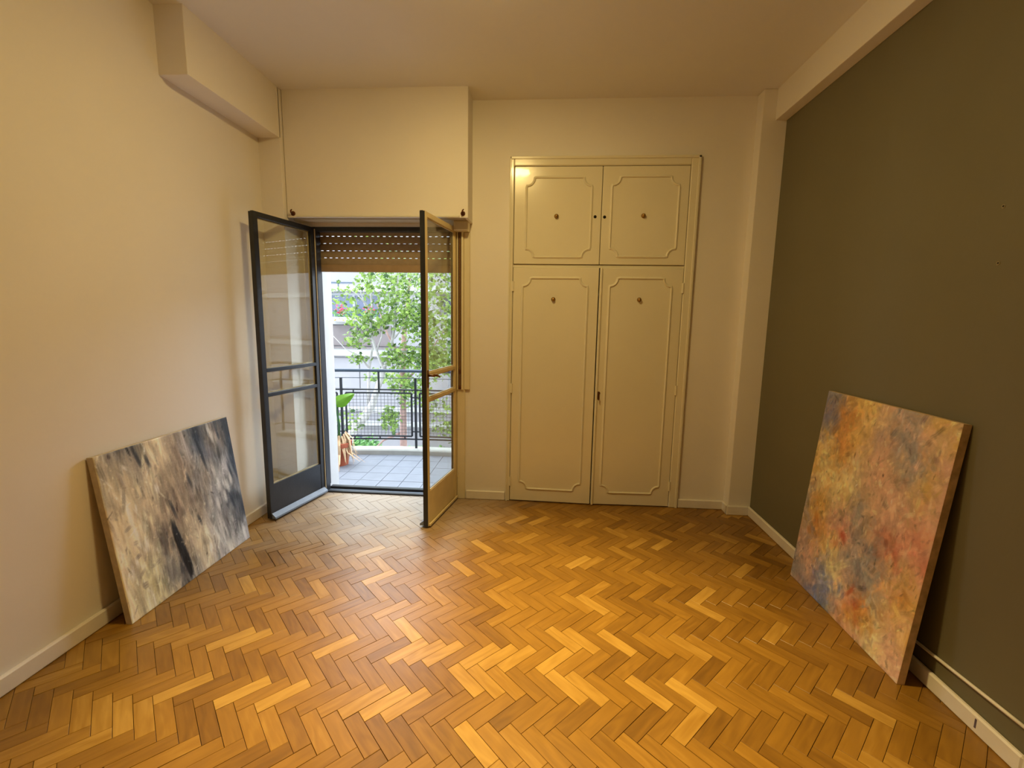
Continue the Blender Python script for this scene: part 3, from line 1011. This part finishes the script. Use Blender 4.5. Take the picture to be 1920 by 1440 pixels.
PU, OR, OC, TN, PK, GB, RD, PY, BL = (128, 124, 150), (204, 150, 88), (214, 180, 116), (208, 178, 146), (218, 178, 158), (156, 152, 156), (206, 136, 112), (228, 212, 172), (122, 130, 176)
right_plan = [
    [PU, GB, TN, OC, OC, TN, PK, GB, TN, OC, TN],
    [PU, PU, OR, OR, OC, TN, TN, GB, PK, TN, OC],
    [PU, GB, OR, OC, OC, TN, PK, GB, GB, TN, PK],
    [TN, OC, OR, OR, OC, PK, TN, TN, GB, OC, PK],
    [OC, PY, OC, OR, PY, TN, PK, PK, TN, OC, PK],
    [OC, OC, PY, OC, PY, TN, TN, PK, PK, PK, PK],
    [TN, PY, OC, PY, OC, GB, TN, PK, PK, RD, PK],
    [GB, OR, OC, TN, PK, GB, TN, RD, RD, PK, RD],
    [GB, OC, OR, PK, RD, PK, GB, GB, TN, OC, PK],
    [PK, GB, OR, OC, PY, GB, GB, GB, PK, OR, OC],
    [PK, PK, TN, PY, PY, PK, GB, GB, TN, OC, PK],
    [GB, PK, PK, BL, PY, PY, RD, OR, PY, PK, OC],
    [GB, GB, PK, BL, BL, PK, OR, OC, PY, PK, PK],
    [GB, PK, PU, BL, GB, PK, PK, PK, PY, PK, PK]]
ex = []
for u, v, l, w_, c in ((.43, .40, .03, .02, (196, 92, 70)), (.40, .36, .03, .02, (186, 84, 60)), (.80, .45, .04, .02, (200, 96, 80)), (.16, .36, .03, .025, (190, 108, 44)), (.66, .60, .02, .015, (108, 92, 84)),
                       (.48, .16, .05, .014, (88, 96, 156)), (.52, .12, .04, .014, (80, 90, 150)), (.62, .27, .05, .03, (122, 114, 118)), (.66, .13, .04, .03, (190, 96, 54)), (.58, .18, .06, .012, (190, 100, 72)), (.12, .86, .05, .03, (92, 94, 128))):
    for _ in range(3):
        ex.append((u + random.gauss(0, .03), v + random.gauss(0, .025), l * .8, w_ * .8, random.uniform(.8, 2.2), c, .35))
img, hg = paint(right_plan, [(800, .025, .07, .015, .035, 1.4, .7, .05, .09, .8), (1500, .010, .032, .005, .013, 1.3, .8, .04, .17, .75), (500, .006, .02, .002, .005, 1.4, .5, .03, .30, .8)], (.775, 1.054), 11, ex, chroma=.07, contrast=1.2)
th = math.atan2(.092, 1.05)
# seen from the room: left to right = -y
canvas('canvas_painting', 'ochre, pink and blue abstract canvas leaning against the olive green wall', .774, 1.056, .03, img, hg, M_RAWCANVAS2,
       lean((1.424, 2.462, .0015), (0, -1, 0), (math.sin(th), 0, math.cos(th))), .003)

# ------------------------------------------------------------------ small things on the green wall
e = empty('cable_conduit', 'thin cream cable conduit above the white baseboard on the green wall', 'conduit', (XR, 0, 0))
pts = [(-.006, 2.25, .112), (-.006, 1.95, .122), (-.006, 1.7, .135), (-.006, 1.45, .15), (-.006, 1.335, .156)]
q = MB()
q.tube(pts, .0062, 8)
q.build('conduit_tube', M_BASE, e, smooth=True)
for y_, z_ in ((2.1, .117), (1.345, .1555)):
    q = MB()
    q.box(-.0135, 0, y_ - .006, y_ + .006, z_ - .0085, z_ + .0085, bev=.002)
    q.build('clip', M_WHITE, e)
for y_, z_, lab in ((1.695, 1.618, 'small open wall plug in the green wall above the canvas'), (1.709, 1.808, 'tiny filled screw hole high on the green wall')):
    e = empty('wall_plug', lab, 'wall plug', (XR, y_, z_))
    q = MB()
    q.lathe([(.003, 0), (.0075, 0), (.007, -.0015), (.004, -.002), (.003, -.0005)], seg=12, axis='x')
    q.build('collar', M_CHIP, e)
    q = MB()
    q.lathe([(.0005, -.0002), (.0035, -.0002), (.0035, -.001), (.0005, -.001)], seg=10, axis='x')
    q.build('hole', M_DARK, e)

# ------------------------------------------------------------------ ceiling lamp (above the frame, lights the room)
e = empty('ceiling_lamp', 'round opal glass ceiling lamp glowing warm above the parquet', 'lamp', (-.30, 1.85, ZC))
q = MB()
q.lathe([(.001, 0), (.13, 0), (.135, -.012), (.125, -.024), (.001, -.024)], seg=32)
q.build('canopy', M_BRASS, e, smooth=False)
q = MB()
q.lathe([(.122, -.022), (.122, -.032), (.112, -.038), (.07, -.042), (.02, -.044), (.001, -.044)], seg=24)
q.build('opal_shade', emit_mat('warm_opal_light', LAMP_COLOR, LAMP_STRENGTH), e, smooth=True)

q = MB()
q.lathe([(.001, -.046), (.016, -.046), (.024, -.07), (.034, -.108), (.030, -.110), (.001, -.100)], (.02, -.02, 0), 18)
q.build('spot_head', M_BRASS, e, smooth=False)
# the fixture's directional bulb, aimed at the middle of the floor
sl = bpy.data.lights.new('spot_bulb', 'SPOT')
sl.energy = SPOT_POWER
sl.color = LAMP_COLOR
sl.spot_size = math.radians(74)
sl.spot_blend = 1.0
sl.shadow_soft_size = .05
so = bpy.data.objects.new('spot_bulb', sl)
COL.objects.link(so)
so.parent = e
so.location = (.02, -.02, -.165)
so.rotation_euler = (Vector((-.12, 1.5, 0)) - Vector((-.28, 1.83, 2.743))).to_track_quat('-Z', 'Y').to_euler()

# ------------------------------------------------------------------ balcony
ZB = -.08
def rail_y(x):
    d = abs(x + 1.19)
    return 4.74 - .085 * d * d - .02 * max(0, d - .8) ** 2
BXA, BXB = -2.85, .47
q = MB()
q.box(BXA - .1, BXB + .1, YOUT - .30, 4.9, ZB - .2, ZB - .012)
bf = tag(q.build('balcony_floor', M_GROUT), 'grey tiled balcony floor outside the open doors', 'floor', kind='structure')
T_ = .20
proto = {}
y = YB + .105
row = 0
while y < 4.68:
    x = BXA
    while x < BXB:
        q = MB()
        x1, y1 = min(x + T_, BXB), min(y + T_, 4.70)
        if y1 - y > .02 and not (y1 < YOUT + .05 and (x1 < OX0 or x > OX1)):
            a, b = x + .002, x1 - .002
            if y < YOUT:
                a, b = max(a, OX0 + .002), min(b, OX1 - .002)
            if b - a > .01:
                q.box(a, b, y + .002, y1 - .002, ZB - .02, ZB + random.uniform(-.0008, .0008), bev=.0015)
                q.build('tile', M_TILE, bf)
        x += T_
    y += T_
    row += 1
# outer reveal and balcony side walls
q = MB()
q.box(OX0 - .001, OX0 + .003, YB + .056, YOUT, -.1, OZ + .3)
q.box(OX1 - .003, OX1 + .001, YB + .056, YOUT, -.1, OZ + .3)
q.box(-6, OX0 + .003, YOUT, YOUT + .02, -3, 5.5)
q.box(OX1 - .003, 6, YOUT, YOUT + .02, -3, 5.5)
q.box(OX0, OX1, YOUT - .05, YOUT + .02, 2.32, 5.5)
tag(q.build('wall_outside', M_RENDER), 'white rendered outer wall and reveal of the balcony doorway', 'wall', kind='structure')
# kerb
N = 40
q = MB()
v, f = [], []
for i in range(N + 1):
    x = BXA + (BXB - BXA) * i / N
    yi = rail_y(x) - .09
    v += [(x, yi, ZB - .02), (x, yi, ZB + .045), (x, yi + .012, ZB + .055), (x, yi + .15, ZB + .055), (x, yi + .16, ZB - .2)]
for i in range(N):
    for k in range(4):
        f.append((i * 5 + k, (i + 1) * 5 + k, (i + 1) * 5 + k + 1, i * 5 + k + 1))
f += [(0, 1, 2, 3, 4), tuple(N * 5 + k for k in (4, 3, 2, 1, 0))]
q.add(v, f)
tag(q.build('balcony_kerb', M_KERB), 'low curved white kerb along the balcony edge', 'kerb', kind='structure')

rl = empty('balcony_railing', 'curved black iron balcony railing with wire mesh panels', 'railing', (0, 0, 0))
def curve(x0, x1, z, n=24, dy=0.):
    return [(x0 + (x1 - x0) * i / n, rail_y(x0 + (x1 - x0) * i / n) + dy, z) for i in range(n + 1)]
q = MB(); q.tube(curve(BXA, BXB, .832, 40), .017, 10); q.build('top_rail', M_RAILTOP, rl, smooth=True)
q = MB(); q.tube(curve(BXA, BXB, .752, 40), .004, 6); q.build('wire', M_RAILTOP, rl)
q = MB(); q.tube(curve(BXA, BXB, .625, 40), .009, 6); q.build('middle_bar', M_IRON, rl)
q = MB(); q.tube(curve(BXA, BXB, .075, 40), .009, 6); q.build('bottom_bar', M_IRON, rl)
for x in (BXA, BXB):
    q = MB(); q.tube([(x, rail_y(x), .832), (x, YOUT + .02, .832)], .017, 8); q.build('return_rail', M_RAILTOP, rl)
    for zz in (.625, .075):
        q = MB(); q.tube([(x, rail_y(x), zz), (x, YOUT + .02, zz)], .009, 6); q.build('return_bar', M_IRON, rl)
posts = [-2.76, -2.165 + 0, -1.37, -.575, .22]
for x in [BXA] + posts[1:] + [BXB]:
    q = MB(); q.box(x - .011, x + .011, rail_y(x) - .011, rail_y(x) + .011, ZB + .05, .755); q.build('post', M_IRON, rl)
for x0, x1 in zip([-2.80] + posts[1:], posts[1:] + [.46]):
    a, b = x0 + .045, x1 - .045
    c = (x0 + x1) / 2
    q = MB(); q.box(c - .009, c + .009, rail_y(c) - .007, rail_y(c) + .007, .62, .83); q.build('stub_post', M_IRON, rl)
    if b - a < .2:
        continue
    q = MB()
    q.tube(curve(a, b, .588, 12), .010, 6)
    q.tube(curve(a, b, .108, 12), .010, 6)
    for x in (a, b):
        q.tube([(x, rail_y(x), .108), (x, rail_y(x), .588)], .011, 6)
    for x in (a + .08, c, b - .08):
        q.tube([(x, rail_y(x), .588), (x, rail_y(x), .625)], .008, 6)
        q.tube([(x, rail_y(x), .075), (x, rail_y(x), .108)], .008, 6)
    for zz in (.16, .54):
        q.tube([(a, rail_y(a), zz), (x0, rail_y(x0), zz)], .008, 6)
        q.tube([(b, rail_y(b), zz), (x1, rail_y(x1), zz)], .008, 6)
    pf = q.build('panel_frame', M_IRON, rl)
    q = MB()
    nx = int((b - a) / .037)
    for i in range(1, nx):
        x = a + (b - a) * i / nx
        q.tube([(x, rail_y(x), .108), (x, rail_y(x), .588)], .0019, 4, caps=False)
    for i in range(1, 13):
        zz = .108 + .48 * i / 13
        q.tube(curve(a, b, zz, 8, .003), .0019, 4, caps=False)
    q.build('wire_mesh', M_IRON, pf)['kind'] = 'stuff'

# ------------------------------------------------------------------ plant on the balcony
pp = empty('potted_plant', 'terracotta pot with dried straw leaves and one bright green leaf on the balcony', 'plant', (-2.03, 4.27, ZB))
q = MB()
q.lathe([(.001, 0), (.085, 0), (.112, .19), (.125, .192), (.127, .235), (.112, .236), (.108, .20), (.001, .20)], seg=28)
q.build('pot', M_TERRA, pp, smooth=False)
q = MB()
q.lathe([(.001, .202), (.106, .202), (.106, .208), (.001, .214)], seg=20)
q.build('soil', M_SOIL, pp)
def blade(q, pts, w_, tone=None):
    pts = [Vector(p) for p in pts]
    v, f = [], []
    n = len(pts)
    for i, p in enumerate(pts):
        d = (pts[min(i + 1, n - 1)] - pts[max(i - 1, 0)]).normalized()
        sd = d.cross(Vector((0, 0, 1)))
        sd = sd.normalized() if sd.length > .05 else Vector((1, 0, 0))
        t = i / (n - 1)
        ww = w_ * math.sin(math.pi * min(1, .12 + t * .86)) + .001
        up = sd.cross(d)
        v += [p - sd * ww, p + up * ww * .25, p + sd * ww, p - up * .0012]
    for i in range(n - 1):
        for a, b in ((0, 1), (1, 2), (2, 3), (3, 0)):
            f.append((i * 4 + a, i * 4 + b, (i + 1) * 4 + b, (i + 1) * 4 + a))
    f += [(3, 2, 1, 0), tuple((n - 1) * 4 + k for k in range(4))]
    q.add(v, f)
for k in range(26):
    a = random.uniform(-1.5, 1.0)
    rr = random.uniform(.09, .13)
    hh = random.uniform(.23, .33)
    c_, s_ = math.cos(a), math.sin(a)
    end = random.uniform(.002, .12)
    out_ = rr + random.uniform(0, .04) + (.14 if random.random() < .12 else 0)
    q = MB()
    blade(q, [(c_ * .03, s_ * .03, .21), (c_ * .08, s_ * .08, hh), (c_ * (rr + .01), s_ * (rr + .01), hh - .06), (c_ * (rr + .03), s_ * (rr + .03), .14), (c_ * (out_ + .03), s_ * (out_ + .03), end)], random.uniform(.007, .016))
    q.build('dried_leaf', M_STRAW, pp)
q = MB()
q.tube([(0, 0, .2), (.02, -.02, .42), (.0, -.03, .60), (-.01, -.03, .70)], [.014, .011, .008, .006], 8)
q.build('stem', M_LEAF2, pp, smooth=True)
# one large upright leaf, slightly folded, with thickness
G1, G2 = 10, 7
V, F = [], []
for side in (0, 1):
    for i in range(G1):
        t = i / (G1 - 1)
        wd_ = .085 * min(1, .35 + t * 2.2) * (1 - t) ** .7 + .002
        for j in range(G2):
            s = j / (G2 - 1) * 2 - 1
            wave = .005 * math.sin(t * 16 + s * 2)
            ax, az = math.cos(.62), math.sin(.62)
            V.append((-.02 + t * .25 * ax - s * wd_ * az, -.04 + .03 * abs(s) + wave + side * .0015, .615 + t * .25 * az * .8 + s * wd_ * ax))
for side in (0, 1):
    for i in range(G1 - 1):
        for j in range(G2 - 1):
            a = side * G1 * G2 + i * G2 + j
            F.append((a, a + 1, a + G2 + 1, a + G2))
q = MB()
q.add(V, F)
o = q.build('leaf', M_BIGLEAF, pp, smooth=True, fix=False)
o['label'] = 'bright green broad leaf'

# ------------------------------------------------------------------ trees, hedge, building across the street
ZG = -3.0
q = MB()
q.box(-30, 26, YOUT + .02, 11.2, ZG - .2, ZG)
tag(q.build('floor_street', M_STREET), 'pale street paving below the balcony', 'street', kind='structure')

def foliage(name, parent, centers, n, size, m, kind='stuff', shape='lobed'):
    V, F, T = [], [], []
    tot = sum(c[3] for c in centers)
    if shape == 'lobed':
        ang = [-90, -50, -20, 25, 55, 90, 125, 155, 200, 230]
        rad = [.35, .75, .55, 1.0, .55, 1.15, .55, 1.0, .55, .75]
    else:
        ang = [-90, -20, 40, 90, 140, 200]
        rad = [.9, .5, .55, 1.1, .55, .5]
    for cx, cy_, cz, wgt, rx, rz in centers:
        for _ in range(int(n * wgt / tot)):
            d = rng.normal(0, 1, 3)
            d /= np.linalg.norm(d)
            d *= rng.random() ** .45
            p = np.array([cx + d[0] * rx, cy_ + d[1] * rx, cz + d[2] * rz])
            nrm = Vector(rng.normal(0, .6, 3)) + Vector((0, -.35, .8))
            nrm.normalize()
            t = nrm.orthogonal().normalized()
            t.rotate(Matrix.Rotation(rng.random() * 6.28, 3, nrm))
            b = nrm.cross(t)
            s = size * rng.uniform(.6, 1.25)
            k0 = len(V)
            V.append(tuple(p))
            for a, r_ in zip(ang, rad):
                a = math.radians(a)
                qv = Vector(p) + (t * math.cos(a) + b * math.sin(a)) * (s * r_) - nrm * (s * .22 * r_)
                V.append(tuple(qv))
            m_ = len(ang)
            F += [(k0, k0 + 1 + i, k0 + 1 + (i + 1) % m_) for i in range(m_)]
            T += [float(np.clip(rng.normal(.5, .28), 0, 1))] * (m_ + 1)
    me = bpy.data.meshes.new(name)
    me.from_pydata(V, [], F)
    me.materials.append(m)
    me.attributes.new('tone', 'FLOAT', 'POINT').data.foreach_set('value', T)
    o = bpy.data.objects.new(name, me)
    COL.objects.link(o)
    o.parent = parent
    o['kind'] = kind
    return o

# main plane tree
tr = empty('street_tree', 'pale barked leafy tree with forked branches beyond the balcony railing', 'tree', (0, 0, 0))
q = MB()
q.tube([(-3.75, 7.05, ZG), (-3.45, 7.0, -1.3), (-3.10, 7, -.485), (-2.94, 7, -.29), (-2.745, 7, -.01), (-2.66, 7, .22), (-2.53, 7, .60)], [.12, .10, .075, .07, .06, .05, .045], 10)
q.build('trunk', M_BARK, tr, smooth=True)
for pts, r0 in (([(-2.53, 7, .58), (-2.64, 6.98, .86), (-2.72, 6.95, 1.15), (-2.68, 6.95, 1.6), (-2.72, 6.9, 2.2), (-2.75, 6.9, 2.9)], .032),
                ([(-2.53, 7, .60), (-2.41, 7.02, .98), (-2.34, 7.02, 1.3), (-2.32, 7, 1.65), (-2.25, 7, 2.2), (-2.3, 7, 2.9)], .032),
                ([(-2.36, 7.02, 1.08), (-2.2, 6.95, 1.25), (-2.05, 6.9, 1.6), (-1.9, 6.9, 2.1)], .018),
                ([(-2.81, 7, .0), (-2.80, 7.05, .55), (-2.74, 7.1, .97), (-2.80, 7.1, 1.4), (-2.95, 7.1, 1.9)], .028),
                ([(-2.80, 7.04, .60), (-2.95, 7, .79), (-3.12, 6.95, .88), (-3.35, 6.9, 1.15)], .016),
                ([(-2.64, 6.98, .86), (-2.52, 6.9, 1.12), (-2.46, 6.85, 1.5)], .014),
                ([(-2.41, 7.02, .9), (-2.12, 7.05, .85), (-1.9, 7.0, 1.0), (-1.6, 7, 1.3)], .018),
                ([(-2.68, 6.95, 1.5), (-2.9, 6.9, 1.75), (-3.15, 6.85, 1.9)], .013),
                ([(-2.85, 7, -.15), (-2.55, 6.9, -.10), (-2.3, 6.85, -.25)], .014)):
    q = MB()
    q.tube(pts, [r0 * (1 - .75 * i / (len(pts) - 1)) for i in range(len(pts))], 8)
    q.build('branch', M_BARK, tr, smooth=True)
foliage('foliage', tr, [(-2.45, 7, 2.0, 3, .55, .45), (-2.2, 6.9, 1.5, 2.4, .42, .35), (-2.75, 6.9, 1.35, 1.6, .36, .25), (-1.85, 6.9, 1.3, 2.6, .42, .55),
                        (-1.75, 7, .75, 2.0, .40, .25), (-2.25, 6.95, .8, 1.4, .3, .22), (-3.1, 6.9, 1.7, .5, .3, .25), (-2.95, 7, 1.05, .6, .25, .15),
                        (-2.95, 7, .75, .35, .2, .1), (-1.5, 6.9, 2.0, 2.4, .5, .5), (-2.4, 6.85, -.2, .9, .18, .24), (-2.1, 6.9, .32, 1.4, .35, .18), (-3.05, 6.9, -.25, .35, .25, .2),
                        (-2.4, 7, 3.0, 3, .8, .5), (-1.3, 6.9, 1.1, 1.6, .35, .6)], 4200, .043, M_LEAF)
# brown trunk tree, farther to the right
t2 = empty('street_tree', 'slim brown trunked tree behind the wire mesh panel', 'tree', (-2.55, 8, ZG))
q = MB()
q.tube([(.02, 0, 0), (-.01, 0, 1.8), (0, 0, 2.84), (0, 0, 3.37), (.05, 0, 4.2), (.15, .1, 5.2)], [.085, .07, .06, .055, .045, .02], 10)
q.build('trunk', M_BARK2, t2, smooth=True)
for pts in ([(.0, 0, 3.2), (.4, -.1, 3.6), (.8, -.1, 4.2)], [(.02, 0, 3.6), (-.3, .1, 4.1), (-.5, .1, 4.7)], [(0, 0, 2.3), (-.35, -.1, 2.15), (-.6, -.1, 1.9)]):
    q = MB()
    q.tube(pts, [.028, .018, .008], 7)
    q.build('branch', M_BARK2, t2, smooth=True)
foliage('foliage', t2, [(.55, 0, 3.6, 1.5, .5, .4), (1.0, 0, 4.3, 1.5, .6, .6), (-.3, 0, 3.35, .9, .45, .16), (.4, 0, 2.9, .8, .5, .2), (.1, 0, 5.2, 1.5, .7, .6), (.9, -.1, 2.5, .8, .35, .35)], 1500, .045, M_LEAF)

def hedge(x0, x1, y0, y1, z1, label, n):
    e = empty('hedge', label, 'hedge', ((x0 + x1) / 2, (y0 + y1) / 2, ZG))
    cx, cyy = (x1 - x0) / 2, (y1 - y0) / 2
    q = MB()
    q.tube([(0, 0, 0), (0, 0, (z1 - ZG) * .8)], [.05, .02], 7)
    q.build('stem', M_BARK2, e)
    cs = []
    k = max(2, int((x1 - x0) / .35))
    for i in range(k):
        cs.append((-cx + (i + .5) * 2 * cx / k, 0, (z1 - ZG) - .2, 1, .28, .22))
        cs.append((-cx + (i + .5) * 2 * cx / k, 0, (z1 - ZG) - .75, 1, .3, .4))
    foliage('foliage', e, cs, n, .05, M_LEAF2, shape='oval')
hedge(-4.7, -3.5, 8.9, 9.5, -1.15, 'dense green hedge below the left end of the balcony railing', 1500)
hedge(-2.9, -1.2, 9.1, 9.6, -1.35, 'loose green shrub below the right end of the balcony railing', 900)

# building across the street
bd = empty('apartment_building', 'pale stone apartment building across the street with ledges and windows', 'building', (0, 11, ZG))
z0 = -ZG
FW0, FW1, FH = -16., 12., 6.4
wins = [(-5.55, -4.05, 1.30, 2.00), (-2.56, -1.3, 1.45, 1.98), (-8.6, -7.1, 1.3, 2.0), (.6, 1.9, 1.3, 2.0), (-5.3, -4.6, -2.6, -1.6)]
def facade(q, x0, x1, za, zb, holes):
    xs = sorted({x0, x1, *[h[0] for h in holes], *[h[1] for h in holes]})
    for a, b in zip(xs, xs[1:]):
        mid = (a + b) / 2
        hs = sorted([h for h in holes if h[0] < mid < h[1]], key=lambda h: h[2])
        zz = za
        for h in hs:
            q.box(a, b, 0, .4, zz, h[2] + z0)
            zz = h[3] + z0
        q.box(a, b, 0, .4, zz, zb)
q = MB()
facade(q, FW0, FW1, 0, FH, wins)
q.build('wall', M_STONE, bd)
for a, b, c_, d in wins:
    q = MB()
    q.box(a, b, .22, .26, c_ + z0, c_ + z0 + .06)
    q.box(a, b, .22, .26, d + z0 - .06, d + z0)
    for x in (a, (a + b) / 2 - .03, b - .06):
        q.box(x, x + .06, .22, .26, c_ + z0 + .06, d + z0 - .06)
    f_ = q.build('window', M_WFRAME, bd)
    for x in (a + .06, (a + b) / 2 + .03):
        q = MB()
        q.box(x, x + (b - a) / 2 - .09, .235, .245, c_ + z0 + .06, d + z0 - .06)
        q.build('pane', M_PANE, f_)
    q = MB()
    q.box(a - .1, b + .1, -.12, .05, c_ + z0 - .08, c_ + z0)
    q.build('window_sill', M_LEDGE, bd)
for za, zb, dp, m in ((.44, .62, .14, M_LEDGE), (.62, .66, .17, M_STONE2), (2.02, 2.18, .10, M_LEDGE), (-.95, -.85, .10, M_LEDGE), (-1.32, -1.22, .16, M_LEDGE), (3.2, 3.35, .2, M_LEDGE)):
    abox('ledge', m, bd, FW0, FW1, -dp, .02, za + z0, zb + z0)
for za, zb in ((.68, 1.2), (-.40, .38)):
    for i in range(14):
        x = -8 + i * .85
        abox('stone_panel', M_STONE2 if za > .5 and x < -4 else M_STONE, bd, x + .01, x + .84, -.03, .02, za + z0, zb + z0, bev=.01)
q = MB()
q.box(-5.45, -4.55, -.35, -.33, 2.19 + z0, 2.225 + z0)
q.box(-4.94, -4.915, -.35, -.33, 2.0 + z0, 2.2 + z0)
q.build('awning_rod', M_RAILTOP, bd)

for x, lab in ((-4.9, 'red flowers in a window box across the street, beside the white jamb'), (-4.2, 'pink red flowers in a window box across the street, behind the branches')):
    e = empty('flower_box', lab, 'flowers', (x, 10.72, 1.28))
    q = MB()
    q.box(-.28, .28, -.1, .1, 0, .12, bev=.01)
    q.build('box', M_LEDGE, e)
    foliage('blossom', e, [(0, 0, .30, 1, .18, .12)], 60, .04, M_PETAL, shape='oval')
    foliage('greenery', e, [(0, 0, .20, 1, .25, .1)], 90, .04, M_LEAF2, shape='oval')
    foliage('yellow_blossom', e, [(-.1, -.08, .06, 1, .25, .06)], 22, .03, M_PETALY, shape='oval')
